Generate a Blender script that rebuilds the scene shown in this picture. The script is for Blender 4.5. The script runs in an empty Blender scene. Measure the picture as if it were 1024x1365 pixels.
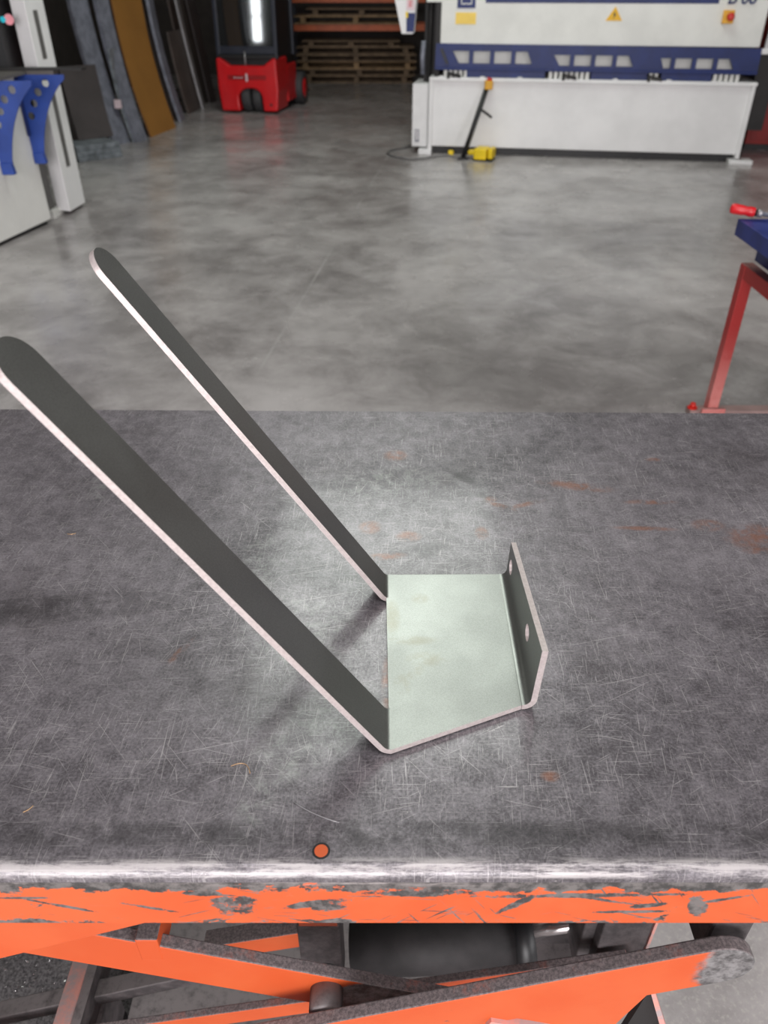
import bpy, bmesh, math, random
import numpy as np
from mathutils import Vector, Matrix
random.seed(7)
S = bpy.context.scene
COL = S.collection

# ------------------------------------------------------------------ camera
CAM_H, T = 1.65, 1.0            # camera height, height of the table top
PITCH, FPX = math.radians(34.7), 1025.0
cam_d = bpy.data.cameras.new('camera')
cam = bpy.data.objects.new('camera', cam_d)
COL.objects.link(cam)
cam.location = (0, 0, CAM_H)
cam.rotation_euler = (math.pi/2 - PITCH, 0, 0)
cam_d.sensor_fit = 'HORIZONTAL'
cam_d.sensor_width = 36.0
cam_d.lens = 36.0*FPX/1024
cam_d.clip_start = 0.02
cam_d.dof.use_dof = True
cam_d.dof.focus_distance = 0.92
cam_d.dof.aperture_fstop = 8.5
S.camera = cam

# ------------------------------------------------------------------ world, daylight, exposure
W = bpy.data.worlds.new('world')
S.world = W
W.use_nodes = True
bg = W.node_tree.nodes['Background']
bg.inputs[0].default_value = (0.86, 0.93, 1.0, 1)
bg.inputs[1].default_value = 1.0

def area(name, loc, rot, sx, sy, power, col=(1, 1, 1)):
    l = bpy.data.lights.new(name, 'AREA')
    l.shape = 'RECTANGLE'
    l.size, l.size_y, l.energy, l.color = sx, sy, power, col
    o = bpy.data.objects.new(name, l)
    o.location, o.rotation_euler = loc, rot
    COL.objects.link(o)
    return o
CEIL = 6.5
# daylight through the rooflights (facing down) and through the big doorway behind the camera
area('rooflight_daylight_ahead', (0.05, 7.1, CEIL-.02), (0, 0, 0), 2.9, 4.8, 240, (.93, 1.0, .93))
area('rooflight_daylight_over', (0.4, -1.2, CEIL-.02), (0, 0, 0), 4.0, 2.6, 190, (1, .95, .96))
area('doorway_daylight', (-1.2, -6.9, 2.3), (math.radians(90), 0, 0), 6.0, 4.0, 670, (1, .955, .96))
area('added_fill_right', (6.55, -3.0, 3.0), (0, math.radians(90), 0), 2.6, 5.0, 330, (1, .97, .98))  # added fill from the right, brightens the left machine and the floor
area('door_glazing_daylight', (-11.5, -6.95, 2.2), (math.radians(90), 0, 0), .32, 1.9, 60, (.93, .97, 1))
S.view_settings.view_transform = 'Standard'
S.view_settings.look = 'None'
S.view_settings.exposure = 0.10
S.view_settings.gamma = 1.0
S.view_settings.use_curve_mapping = False

# ------------------------------------------------------------------ measuring helpers
def ray(px, py):
    u, v = (px-512)/FPX, (py-682.5)/FPX
    return Vector((u, math.cos(PITCH)-v*math.sin(PITCH), -math.sin(PITCH)-v*math.cos(PITCH)))
def gz(px, py, z=0.0):
    r = ray(px, py)
    return Vector((0, 0, CAM_H)) + r*((z-CAM_H)/r.z)
def gy(px, py, y):
    r = ray(px, py)
    return Vector((0, 0, CAM_H)) + r*(y/r.y)

# ------------------------------------------------------------------ materials
class NT:
    def __init__(s, name):
        s.m = bpy.data.materials.new(name)
        s.m.use_nodes = True
        s.t = s.m.node_tree
        s.b = s.t.nodes['Principled BSDF']
        s.pos = s.add('ShaderNodeTexCoord').outputs['Object']
    def add(s, typ, **kw):
        n = s.t.nodes.new(typ)
        for k, v in kw.items():
            setattr(n, k, v)
        return n
    def put(s, sock, v):
        if isinstance(v, bpy.types.NodeSocket):
            s.t.links.new(v, sock)
        else:
            if sock.type == 'RGBA' and len(v) == 3:
                v = (*v, 1)
            sock.default_value = v
    def noise(s, scale, detail=4, rough=.55, vec=None, dist=0.0):
        n = s.add('ShaderNodeTexNoise')
        s.put(n.inputs['Vector'], vec or s.pos)
        n.inputs['Scale'].default_value = scale
        n.inputs['Detail'].default_value = detail
        n.inputs['Roughness'].default_value = rough
        n.inputs['Distortion'].default_value = dist
        return n.outputs['Fac']
    def map(s, rot=(0, 0, 0), scale=(1, 1, 1), loc=(0, 0, 0), vec=None):
        n = s.add('ShaderNodeMapping')
        s.put(n.inputs['Vector'], vec or s.pos)
        n.inputs['Location'].default_value = loc
        n.inputs['Rotation'].default_value = rot
        n.inputs['Scale'].default_value = scale
        return n.outputs[0]
    def streak(s, ang, length, width, loc=(0, 0, 0), detail=0, axis=2):
        # noise stretched along a direction of the surface
        n = s.add('ShaderNodeMapping', vector_type='TEXTURE')
        s.put(n.inputs['Vector'], s.pos)
        n.inputs['Location'].default_value = loc
        n.inputs['Rotation'].default_value = (0, 0, ang) if axis == 2 else (0, ang, 0)
        n.inputs['Scale'].default_value = (length, width, 1) if axis == 2 else (length, 1, width)
        return s.noise(1.0, detail, .5, n.outputs[0])
    def math(s, op, a, b=0.0, c=0.0):
        n = s.add('ShaderNodeMath', operation=op)
        s.put(n.inputs[0], a); s.put(n.inputs[1], b); s.put(n.inputs[2], c)
        return n.outputs[0]
    def step(s, v, lo, hi, a=0.0, b=1.0):
        n = s.add('ShaderNodeMapRange', interpolation_type='SMOOTHSTEP')
        s.put(n.inputs[0], v)
        for i, q in enumerate((lo, hi, a, b)):
            n.inputs[i+1].default_value = q
        return n.outputs[0]
    def mix(s, f, a, b):
        n = s.add('ShaderNodeMix', data_type='RGBA')
        s.put(n.inputs[0], f); s.put(n.inputs[6], a); s.put(n.inputs[7], b)
        return n.outputs[2]
    def blob(s, cx, cy, rx, ry, ang=0.0, axis='xy', soft=.5):
        # soft elliptical patch at a fixed spot of the surface
        c, q = math.cos(ang), math.sin(ang)
        sep = s.add('ShaderNodeSeparateXYZ')
        s.put(sep.inputs[0], s.pos)
        x = s.math('SUBTRACT', sep.outputs[0], cx)
        y = s.math('SUBTRACT', sep.outputs[1 if axis == 'xy' else 2], cy)
        u = s.math('DIVIDE', s.math('ADD', s.math('MULTIPLY', x, c), s.math('MULTIPLY', y, q)), rx)
        v = s.math('DIVIDE', s.math('SUBTRACT', s.math('MULTIPLY', y, c), s.math('MULTIPLY', x, q)), ry)
        d = s.math('ADD', s.math('MULTIPLY', u, u), s.math('MULTIPLY', v, v))
        return s.step(d, 1.0, max(0.0, 1.0-2*soft), 0, 1)
    def comp(s, i):
        sep = s.add('ShaderNodeSeparateXYZ')
        s.put(sep.inputs[0], s.pos)
        return sep.outputs[i]
    def normal(s, i):
        g = s.add('ShaderNodeNewGeometry')
        sep = s.add('ShaderNodeSeparateXYZ')
        s.put(sep.inputs[0], g.outputs['Normal'])
        return sep.outputs[i]
    def bump(s, h, strength=.2, dist=.002):
        n = s.add('ShaderNodeBump')
        n.inputs['Strength'].default_value = strength
        n.inputs['Distance'].default_value = dist
        s.put(n.inputs['Height'], h)
        s.put(s.b.inputs['Normal'], n.outputs[0])
    def out(s, col, rough=.5, metal=0.0, spec=None):
        s.put(s.b.inputs['Base Color'], col)
        s.put(s.b.inputs['Roughness'], rough)
        s.put(s.b.inputs['Metallic'], metal)
        if spec is not None:
            s.b.inputs['Specular IOR Level'].default_value = spec
        return s.m
def rgb(r, g, b):     # sRGB 0-255 to linear
    f = lambda c: (c/255/12.92) if c/255 <= .04045 else ((c/255+.055)/1.055)**2.4
    return (f(r), f(g), f(b))
def plain(name, col, rough=.5, metal=0.0, var=.10, scale=6.0, spec=None):
    n = NT(name)
    f = n.noise(scale, 5, .6)
    lo = tuple(c*(1-var*1.6) for c in col); hi = tuple(min(1, c*(1+var)) for c in col)
    return n.out(n.mix(n.step(f, .3, .7), lo, hi), rough, metal, spec)

# concrete floor
n = NT('polished_concrete')
big = n.noise(.75, 5, .6, n.map(loc=(2.3, 1.1, 0)), .5)
mid = n.noise(3.0, 9, .70, None, .4)
fine = n.noise(30, 4, .7)
f = n.math('ADD', n.math('MULTIPLY', big, .52), n.math('ADD', n.math('MULTIPLY', mid, .46), n.math('MULTIPLY', fine, .06)))
c = n.mix(n.step(f, .35, .70), rgb(124, 119, 118), rgb(190, 185, 184))
# saw-cut joint, lighter than the slab
jx = n.math('SUBTRACT', n.comp(0), n.math('ADD', -1.07, n.math('MULTIPLY', n.comp(1), .1174)))
c = n.mix(n.math('MULTIPLY', n.step(n.math('ABSOLUTE', jx), .012, .003), n.step(n.noise(1.3, 5, .6), .35, .7, 0, .42)), c, rgb(196, 194, 192))
# dark gritty dirt under the left end of the lifting table
dirt = n.math('MULTIPLY', n.blob(-1.0, .8, .85, .9, soft=.3), n.step(n.noise(9, 6, .7), .25, .5))
c = n.mix(dirt, c, n.mix(n.step(n.noise(150, 6, .8), .38, .62), rgb(66, 63, 65), rgb(120, 116, 118)))
# pale speckles of blasted concrete near the table
sp = n.step(n.noise(95, 5, .7), .50, .66)
spm = n.math('MULTIPLY', sp, n.math('MULTIPLY', n.blob(.9, .75, .75, .7, soft=.35), .55))
c = n.mix(spm, c, rgb(190, 185, 180))
M_FLOOR = n.out(c, n.step(n.noise(1.6, 5, .6), .3, .7, .17, .33), 0, .5)
n.bump(n.noise(14, 6, .6), .06, .003)

M_WALL = plain('dark_wall_panel', rgb(68, 61, 58), .8)
M_WALL_L = plain('plastered_wall', rgb(150, 148, 145), .8)
M_CEIL = plain('ceiling_sheeting', rgb(120, 118, 116), .8)

# worn steel table top
n = NT('worn_steel_plate')
a1 = n.noise(2.6, 5, .6, None, .5)
a2 = n.noise(40, 9, .76, n.map(scale=(1, .9, 1)), .3)
a3 = n.noise(320, 4, .75)
f = n.math('ADD', n.math('MULTIPLY', a1, .30), n.math('ADD', n.math('MULTIPLY', a2, .34), n.math('MULTIPLY', a3, .36)))
c = n.mix(n.step(f, .36, .67), rgb(66, 62, 66), rgb(152, 147, 152))
c = n.mix(n.math('MULTIPLY', n.step(n.noise(6, 8, .68, n.map(loc=(3, 1, 0))), .50, .72), .40), c, rgb(70, 64, 66))
sc = None
for k_, (ang, ln, wd, lo) in enumerate(((.12, .05, .0010, .70), (-.25, .08, .0011, .70), (1.15, .06, .0010, .71), (-.85, .06, .0010, .705), (1.6, .05, .0010, .70), (0, .03, .0009, .68), (1.45, .03, .0009, .68),
                                        (.5, .04, .0011, .70), (-1.25, .05, .0011, .71), (.25, .16, .0016, .73), (-.5, .2, .0016, .735), (1.5, .03, .0010, .69))):
    q = n.step(n.streak(ang, ln, wd, (k_*1.7, k_*.9, k_*3.1)), lo+.075, lo+.13)
    sc = q if sc is None else n.math('MAXIMUM', sc, q)
sc = n.math('MULTIPLY', sc, n.step(n.noise(9, 5, .7, n.map(loc=(1, 6, 2))), .35, .62, .25, 1.0))
c = n.mix(n.math('MULTIPLY', sc, .60), c, rgb(192, 188, 188))
speck = n.step(n.noise(330, 2, .5, n.map(loc=(5, 5, 5))), .69, .75)
c = n.mix(n.math('MULTIPLY', speck, .5), c, rgb(190, 186, 182))
# chalky scuffs with greenish rooflight sheen painted in, left of the bracket
smear = n.blob(-.10, .50, .055, .04, .6)
for q in ((-.165, .80, .03, .14, .1), (-.10, .68, .09, .10, .5), (-.05, .56, .07, .06, .9), (-.12, .46, .02, .06, -.3), (-.44, 1.04, .03, .10, .05), (.0, 1.02, .12, .05, .2)):
    smear = n.math('MAXIMUM', smear, n.blob(*q[:4], q[4], soft=.5))
sm = n.math('MULTIPLY', smear, n.step(n.math('ADD', n.math('MULTIPLY', n.noise(60, 6, .75), .6), n.math('MULTIPLY', a2, .4)), .46, .66))
c = n.mix(n.math('MULTIPLY', sm, .55), c, rgb(158, 164, 156))
# rust spots
rust = n.blob(.019, 1.104, .024, .022)
for q in ((.175, .955, .030, .007, -.5), (.21, .958, .045, .007, .35), (.163, .974, .012, .010, 0), (.002, .832, .036, .010, .1),
          (.035, .878, .022, .016, 0), (.376, .897, .055, .007, -.05), (.47, .905, .03, .018, 0), (.53, .878, .06, .035, .2),
          (.443, 1.09, .016, .008, 0), (.30, 1.01, .07, .016, -.2), (.40, .965, .05, .008, 0), (.52, .845, .03, .010, .1),
          (.14, .885, .012, .02, 0), (-.02, .90, .02, .02, 0), (-.24, .65, .03, .006, 1.1), (.165, .478, .012, .008, 0), (.005, .60, .01, .05, 0)):
    rust = n.math('MAXIMUM', rust, n.blob(*q[:4], q[4], soft=.5))
ru = n.math('MULTIPLY', rust, n.step(n.noise(45, 6, .7, n.map(loc=(4, 4, 0))), .38, .60))
c = n.mix(n.math('MULTIPLY', ru, .58), c, rgb(142, 88, 58))
# dark marks
dk = n.blob(.125, 1.035, .012, .055, .75)
for q in ((.155, .985, .02, .012, 0), (.06, .845, .05, .02, .1), (-.50, .72, .3, .04, .1), (.0, .415, .8, .018, 0)):
    dk = n.math('MAXIMUM', dk, n.blob(*q[:4], q[4], soft=.5))
dk = n.math('MULTIPLY', dk, n.step(n.noise(30, 5, .7, n.map(loc=(8, 1, 0))), .36, .56))
c = n.mix(n.math('MULTIPLY', dk, .55), c, rgb(38, 36, 37))
# bright rubbed metal along the rounded front edge, bare dark steel below it
ez = n.comp(2); ey = n.comp(1)
edge = n.math('MULTIPLY', n.math('MULTIPLY', n.step(ey, .3945, .388), n.step(ez, .9880, .9925)), n.step(n.noise(30, 8, .8, n.map(scale=(.4, 3, 3))), .42, .58))
c = n.mix(n.math('MULTIPLY', edge, .85), c, rgb(186, 181, 181))
M_TABLE = n.out(c, n.math('MAXIMUM', n.step(f, .38, .66, .40, .30), n.step(n.comp(1), .394, .388, 0, .5)), .30, .5)
n.b.inputs['Coat Weight'].default_value = .32
n.b.inputs['Coat Roughness'].default_value = .10
n.bump(n.math('ADD', n.noise(70, 5, .6), n.math('MULTIPLY', sc, -.3)), .12, .0012)

ORANGE, ORANGE2 = rgb(202, 91, 46), rgb(197, 80, 34)
def orange_paint(name, skirt=False, worn_at=None, dust=True):
    n = NT(name)
    c = n.mix(n.step(n.noise(5, 5, .6), .35, .65), ORANGE2, ORANGE)
    g = n.noise(20, 10, .72, n.map(scale=(1, 1, 1.6)))
    if skirt:
        lift = n.step(ez_ := n.comp(2), .958, .984, 0, .27)
        low = n.step(ez_, .926, .917, 0, .10)
        chips = n.step(n.math('ADD', g, n.math('ADD', lift, low)), .655, .668)
        spots = n.blob(-.137, .944, .036, .028, 0, 'xz', .5)
        for q in ((-.06, .949, .05, .009, .22), (-.05, .943, .026, .013, .1), (.245, .945, .03, .006, .2),
                  (-.165, .966, .03, .007, 0), (.29, .944, .016, .028, .3), (.17, .962, .16, .006, .02), (.03, .966, .08, .010, 0),
                  (.125, .950, .045, .007, .75), (.23, .934, .06, .004, .02), (-.30, .945, .05, .004, -.35), (-.22, .942, .05, .004, -.3),
                  (-.33, .958, .05, .003, .0), (.31, .955, .05, .004, .3), (.20, .955, .05, .004, -.25)):
            spots = n.math('MAXIMUM', spots, n.blob(*q[:4], q[4], 'xz', .5))
        chips = n.math('MAXIMUM', chips, n.step(n.math('ADD', n.math('MULTIPLY', spots, .42), n.math('MULTIPLY', n.noise(34, 12, .85, n.map(scale=(1, 1, 1.3), loc=(2, 0, 3))), 1.25)), .925, .94))
        for ang, loc in ((.35, (0, 0, 0)), (-.7, (3, 0, 5)), (1.0, (6, 0, 2)), (.05, (2, 0, 7)), (-.4, (8, 0, 1))):
            chips = n.math('MAXIMUM', chips, n.math('MULTIPLY', n.step(n.streak(ang, .07, .0028, loc, 1, 1), .70, .715), n.step(n.noise(7, 3, .5, n.map(loc=loc)), .5, .56)))
        rim = n.step(n.math('ADD', g, n.math('ADD', lift, low)), .645, .655)
        c = n.mix(n.math('MULTIPLY', rim, .35), c, rgb(214, 120, 84))
        c = n.mix(chips, c, n.mix(n.step(n.noise(50, 5, .7), .4, .6), rgb(74, 73, 72), rgb(128, 124, 122)))
        scuff = n.math('MULTIPLY', n.step(ez_, .975, .984), n.step(n.noise(22, 7, .75, n.map(scale=(.4, 1, 3))), .47, .6))
        c = n.mix(n.math('MULTIPLY', scuff, .8), c, rgb(190, 182, 180))
        return n.out(c, n.math('SUBTRACT', .5, n.math('MULTIPLY', chips, .1)), n.math('MULTIPLY', chips, .4))
    if worn_at:
        w = n.blob(*worn_at, 0, 'xz', .45)
        w = n.step(n.math('ADD', n.math('MULTIPLY', w, .6), n.math('MULTIPLY', g, .6)), .52, .68)
        c = n.mix(w, c, n.mix(n.step(n.noise(60, 6, .7), .35, .65), rgb(70, 68, 68), rgb(132, 130, 130)))
    chips = n.step(g, .70, .715)
    c = n.mix(chips, c, rgb(80, 74, 72))
    if dust:      # grinding dust lying on everything that faces up
        d = n.math('MULTIPLY', n.step(n.normal(2), .35, .75), n.step(n.noise(26, 7, .75), .12, .42, .75, 1.0))
        dc = n.mix(n.step(n.noise(260, 4, .75), .35, .65), rgb(98, 91, 92), rgb(146, 134, 134))
        dc = n.mix(n.step(n.noise(14, 7, .75, n.map(loc=(3, 3, 3))), .55, .70, 0, .7), dc, rgb(190, 116, 100))
        c = n.mix(d, c, dc)
    return n.out(c, .5, 0)
M_SKIRT = orange_paint('chipped_orange_paint', skirt=True)
M_ARM = orange_paint('orange_paint_with_dust')
M_ARM_TIP = orange_paint('orange_paint_worn_at_the_tip', worn_at=(.43, .74, .105, .11))
M_ARM_PIVOT = orange_paint('orange_paint_worn_at_the_pivot', worn_at=(-.01, .54, .085, .06))
n = NT('dusty_dark_steel')
d = n.math('MULTIPLY', n.step(n.normal(2), .2, .7), n.step(n.noise(40, 6, .7), .25, .55))
c = n.mix(n.step(n.noise(30, 6, .7), .35, .65), rgb(58, 54, 55), rgb(88, 82, 83))
c = n.mix(d, c, rgb(124, 117, 117))
M_DUSTY = n.out(c, .65, .1)
n = NT('dusty_pinkish_steel')
c = n.mix(n.step(n.noise(24, 7, .7), .38, .6), rgb(166, 150, 150), rgb(212, 146, 134))
M_PINK = n.out(c, .7, 0)
M_BLACK_OIL = plain('oily_black_steel', rgb(36, 33, 34), .7, .0, .3, 20)
M_CHROME = plain('bright_piston_steel', rgb(200, 196, 196), .22, .9, .05)

# pickled sheet steel of the bracket
n = NT('pickled_sheet_steel')
f = n.noise(900, 2, .6)
f2 = n.noise(9, 5, .6)
c = n.mix(n.step(f, .3, .7), rgb(148, 150, 146), rgb(162, 164, 161))
st = n.blob(.045, .735, .014, .012)
for q in ((.05, .63, .03, .014, 0), (.03, .66, .04, .01, 0), (.02, .59, .012, .02, 0), (.035, .608, .018, .008, .8), (.01, .70, .012, .04, 0)):
    st = n.math('MAXIMUM', st, n.blob(*q[:4], q[4], soft=.5))
st = n.math('MULTIPLY', st, n.step(n.noise(50, 5, .6), .35, .6))
c = n.mix(n.math('MULTIPLY', st, .3), c, rgb(128, 118, 88))
M_SHEET = n.out(c, n.step(f2, .3, .7, .365, .43), .92)
n.bump(f, .03, .0003)
n = NT('laser_cut_edge')
f = n.noise(260, 3, .6)
M_CUT = n.out(n.mix(n.step(f, .3, .7), rgb(194, 182, 180), rgb(210, 199, 197)), .45, .5)

M_SWHITE = plain('machine_off_white_paint', rgb(224, 224, 219), .45, 0, .05, 2.5)
M_SWHITE2 = plain('machine_white_paint', rgb(232, 231, 231), .42, 0, .05, 1.8)
M_SBLUE = plain('machine_blue_paint', rgb(26, 42, 98), .42, 0, .12, spec=.35)
M_BLUE = plain('bright_blue_paint', rgb(34, 66, 146), .42, 0, .12)
M_TBLUE = plain('workbench_blue_paint', rgb(38, 52, 122), .45, 0, .15, 12)
M_DARK = plain('dark_machine_steel', rgb(40, 38, 38), .55, .2, .2)
M_BLACK = plain('black_paint', rgb(24, 24, 26), .45)
M_YELLOW = plain('yellow_paint', rgb(238, 204, 20), .45)
M_STICK = plain('yellow_sticker', rgb(244, 208, 96), .5, 0, .04)
M_RED = plain('forklift_red_paint', rgb(206, 18, 26), .32, 0, .06, 3)
M_REDBTN = plain('red_plastic', rgb(206, 40, 30), .4)
n = NT('worn_red_paint')
wz = n.step(n.comp(2), .45, .05)
c = n.mix(n.math('MULTIPLY', wz, n.step(n.noise(9, 6, .7), .2, .5)), rgb(172, 44, 42), rgb(206, 128, 122))
c = n.mix(n.math('MULTIPLY', n.step(n.normal(2), .5, .8), .7), c, rgb(126, 104, 98))
M_WRED = n.out(c, .5, 0)
M_ORBEAM = plain('rack_orange_paint', rgb(190, 88, 40), .5)
M_WOOD = plain('pallet_wood', rgb(150, 122, 90), .8, 0, .22, 7)
M_WOOD2 = plain('old_pallet_wood', rgb(118, 98, 78), .8, 0, .22, 7)
M_RUBBER = plain('tyre_rubber', rgb(62, 62, 64), .7)
M_CARD = plain('brown_cardboard', rgb(150, 103, 43), .75, 0, .05, 3)
M_CARDE = plain('cardboard_edge', rgb(118, 78, 40), .8)
M_GALV = plain('galvanised_profile', rgb(128, 130, 142), .5, .2, .18, 9)
M_GALV2 = plain('galvanised_bar', rgb(128, 134, 140), .5, .3, .25, 14)
M_DSHEET = plain('dark_hot_rolled_sheet', rgb(76, 70, 70), .5, .2, .12, 3)
M_BSHEET = plain('brown_oxidised_sheet', rgb(84, 74, 70), .6, .1, .15, 3)
M_ALU = plain('bright_tube_steel', rgb(170, 168, 170), .35, .6, .1)
M_PINKSTK = plain('pale_pink_sticker', rgb(232, 150, 160), .5)
M_CYAN = plain('cyan_sticker', rgb(20, 190, 210), .5)
M_LABEL = plain('pale_label', rgb(222, 200, 206), .5)
n = NT('cab_glass')
M_GLASS = n.out((.012, .013, .014), .04, 0, .9)

# ------------------------------------------------------------------ mesh helpers
class MB:
    def __init__(s):
        s.bm = bmesh.new()
    def box(s, lo, hi, mi=0, bevel=0.0, mat=None):
        x0, y0, z0 = lo; x1, y1, z1 = hi
        P = [Vector(p) for p in ((x0, y0, z0), (x1, y0, z0), (x1, y1, z0), (x0, y1, z0), (x0, y0, z1), (x1, y0, z1), (x1, y1, z1), (x0, y1, z1))]
        return s.hexa(P, mi, bevel, mat)
    def hexa(s, P, mi=0, bevel=0.0, mat=None):
        if mat:
            P = [mat @ Vector(p) for p in P]
        v = [s.bm.verts.new(p) for p in P]
        fs = [s.bm.faces.new([v[i] for i in q]) for q in ((3, 2, 1, 0), (4, 5, 6, 7), (0, 1, 5, 4), (1, 2, 6, 5), (2, 3, 7, 6), (3, 0, 4, 7))]
        for f in fs:
            f.material_index = mi
        if bevel:
            ed = list({e for f in fs for e in f.edges})
            bmesh.ops.bevel(s.bm, geom=ed, offset=bevel, segments=2, affect='EDGES', profile=.6)
        return s
    def plate(s, outer, holes, front, back, mi=0, mi_edge=None):
        bm = s.bm
        if mi_edge is None:
            mi_edge = mi
        vf, vb, eds = [], [], []
        for lp in [outer]+list(holes):
            a = [bm.verts.new(front(*p)) for p in lp]
            b = [bm.verts.new(back(*p)) for p in lp]
            vf.append(a); vb.append(b)
            for i in range(len(a)):
                eds.append(bm.edges.new((a[i], a[(i+1) % len(a)])))
        if holes:
            r = bmesh.ops.triangle_fill(bm, use_beauty=True, edges=eds)
            fs = [g for g in r['geom'] if isinstance(g, bmesh.types.BMFace)]
        else:
            fs = [bm.faces.new(vf[0])]
        mp = {x: y for a, b in zip(vf, vb) for x, y in zip(a, b)}
        for f in fs:
            f.material_index = mi
            g = bm.faces.new([mp[q] for q in reversed(f.verts)])
            g.material_index = mi
        for a, b in zip(vf, vb):
            for i in range(len(a)):
                j = (i+1) % len(a)
                g = bm.faces.new((a[i], a[j], b[j], b[i]))
                g.material_index = mi_edge
        return s
    def xz(s, pts, y0, y1, holes=(), mi=0, mi_edge=None):
        return s.plate(pts, holes, lambda a, b: Vector((a, y0, b)), lambda a, b: Vector((a, y1, b)), mi, mi_edge)
    def yz(s, pts, x0, x1, holes=(), mi=0, mi_edge=None):
        return s.plate(pts, holes, lambda a, b: Vector((x0, a, b)), lambda a, b: Vector((x1, a, b)), mi, mi_edge)
    def xy(s, pts, z0, z1, holes=(), mi=0, mi_edge=None):
        return s.plate(pts, holes, lambda a, b: Vector((a, b, z0)), lambda a, b: Vector((a, b, z1)), mi, mi_edge)
    def cyl(s, p0, p1, r, seg=20, mi=0, r1=None, smooth=True):
        p0, p1 = Vector(p0), Vector(p1)
        d = (p1-p0).normalized()
        u = d.orthogonal().normalized(); w = d.cross(u)
        r1 = r if r1 is None else r1
        A = [s.bm.verts.new(p0+(u*math.cos(2*math.pi*i/seg)+w*math.sin(2*math.pi*i/seg))*r) for i in range(seg)]
        B = [s.bm.verts.new(p1+(u*math.cos(2*math.pi*i/seg)+w*math.sin(2*math.pi*i/seg))*r1) for i in range(seg)]
        for i in range(seg):
            j = (i+1) % seg
            f = s.bm.faces.new((A[i], A[j], B[j], B[i])); f.smooth = smooth; f.material_index = mi
        for q in (list(reversed(A)), B):
            f = s.bm.faces.new(q); f.material_index = mi
        return s
    def tube(s, pts, r, seg=8, mi=0):
        pts = [Vector(p) for p in pts]
        rings = []
        for i, p in enumerate(pts):
            d = (pts[min(i+1, len(pts)-1)]-pts[max(i-1, 0)]).normalized()
            u = d.cross(Vector((.13, .31, .94))).normalized(); w = d.cross(u)
            rings.append([s.bm.verts.new(p+(u*math.cos(2*math.pi*k/seg)+w*math.sin(2*math.pi*k/seg))*r) for k in range(seg)])
        for a, b in zip(rings, rings[1:]):
            for k in range(seg):
                j = (k+1) % seg
                f = s.bm.faces.new((a[k], a[j], b[j], b[k])); f.smooth = True; f.material_index = mi
        for q in (list(reversed(rings[0])), rings[-1]):
            s.bm.faces.new(q).material_index = mi
        return s
    def lathe(s, prof, origin, axis, seg=20, mi=0):
        # prof: (radius, distance along axis)
        o, d = Vector(origin), Vector(axis).normalized()
        u = d.orthogonal().normalized(); w = d.cross(u)
        rings = [[s.bm.verts.new(o+d*h+(u*math.cos(2*math.pi*k/seg)+w*math.sin(2*math.pi*k/seg))*max(r, 1e-4)) for k in range(seg)] for r, h in prof]
        for a, b in zip(rings, rings[1:]):
            for k in range(seg):
                j = (k+1) % seg
                f = s.bm.faces.new((a[k], a[j], b[j], b[k])); f.smooth = True; f.material_index = mi
        for q in (list(reversed(rings[0])), rings[-1]):
            s.bm.faces.new(q).material_index = mi
        return s
    def build(s, name, mats, parent=None, local=False, bevel=0.0, seg=2):
        bmesh.ops.recalc_face_normals(s.bm, faces=s.bm.faces)
        me = bpy.data.meshes.new(name)
        s.bm.to_mesh(me); s.bm.free()
        for m in (mats if isinstance(mats, (list, tuple)) else [mats]):
            me.materials.append(m)
        o = bpy.data.objects.new(name, me)
        COL.objects.link(o)
        if parent is not None:
            o.parent = parent
            if not local:        # mesh written in hall coordinates
                o.matrix_basis = parent_matrix(parent).inverted()
        if bevel:
            b = o.modifiers.new('edge_round', 'BEVEL')
            b.width, b.segments, b.limit_method, b.angle_limit = bevel, seg, 'ANGLE', math.radians(40)
            b.harden_normals = False
        return o
def parent_matrix(o):
    m = o.matrix_basis.copy()
    return parent_matrix(o.parent) @ m if o.parent else m
def tag(o, label, cat=None, group=None, kind=None):
    o['label'] = label
    if cat: o['category'] = cat
    if group: o['group'] = group
    if kind: o['kind'] = kind
    return o
def thing(name, label, cat, loc, rz=0.0, group=None):
    o = bpy.data.objects.new(name, None)
    o.empty_display_size = .1
    COL.objects.link(o)
    o.location, o.rotation_euler = loc, (0, 0, rz)
    return tag(o, label, cat, group)
def struct(name, mb, m, label=None):
    o = mb.build(name, m)
    o['kind'] = 'structure'
    if label: o['label'] = label
    return o
def circle(cx, cy, r, seg=20, ry=None, ph=0):
    ry = ry or r
    return [(cx+r*math.cos(2*math.pi*i/seg+ph), cy+ry*math.sin(2*math.pi*i/seg+ph)) for i in range(seg)]

# ------------------------------------------------------------------ the hall
b = MB(); b.box((-13.3, -7.2, -.1), (7.2, 19.0, 0)); struct('floor', b, M_FLOOR, 'grey polished concrete floor with cloudy stains and a cut joint')
b = MB(); b.box((-5.2, 18.6, 0), (7.2, 18.9, 7)); struct('wall_back', b, M_WALL)
b = MB(); b.box((6.6, -7.2, 0), (6.9, 18.6, 1.7)); b.box((6.6, -7.2, 4.3), (6.9, 18.6, 7)); b.box((6.6, -.5, 1.7), (6.9, 18.6, 4.3)); b.box((6.6, -7.2, 1.7), (6.9, -5.5, 4.3)); struct('wall_right', b, plain('right_wall_panel', rgb(104, 92, 87), .8))
b = MB(); b.box((-5.0, 7.9, 0), (-4.7, 18.6, 7)); struct('wall_left', b, M_WALL)
b = MB(); b.box((-13.3, -7.0, 0), (-13.0, 8.2, 7)); struct('wall_west', b, M_WALL)
b = MB(); b.box((-13.0, 7.9, 0), (-5.0, 8.2, 7)); struct('wall_north_west', b, M_WALL)
b = MB()
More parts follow.
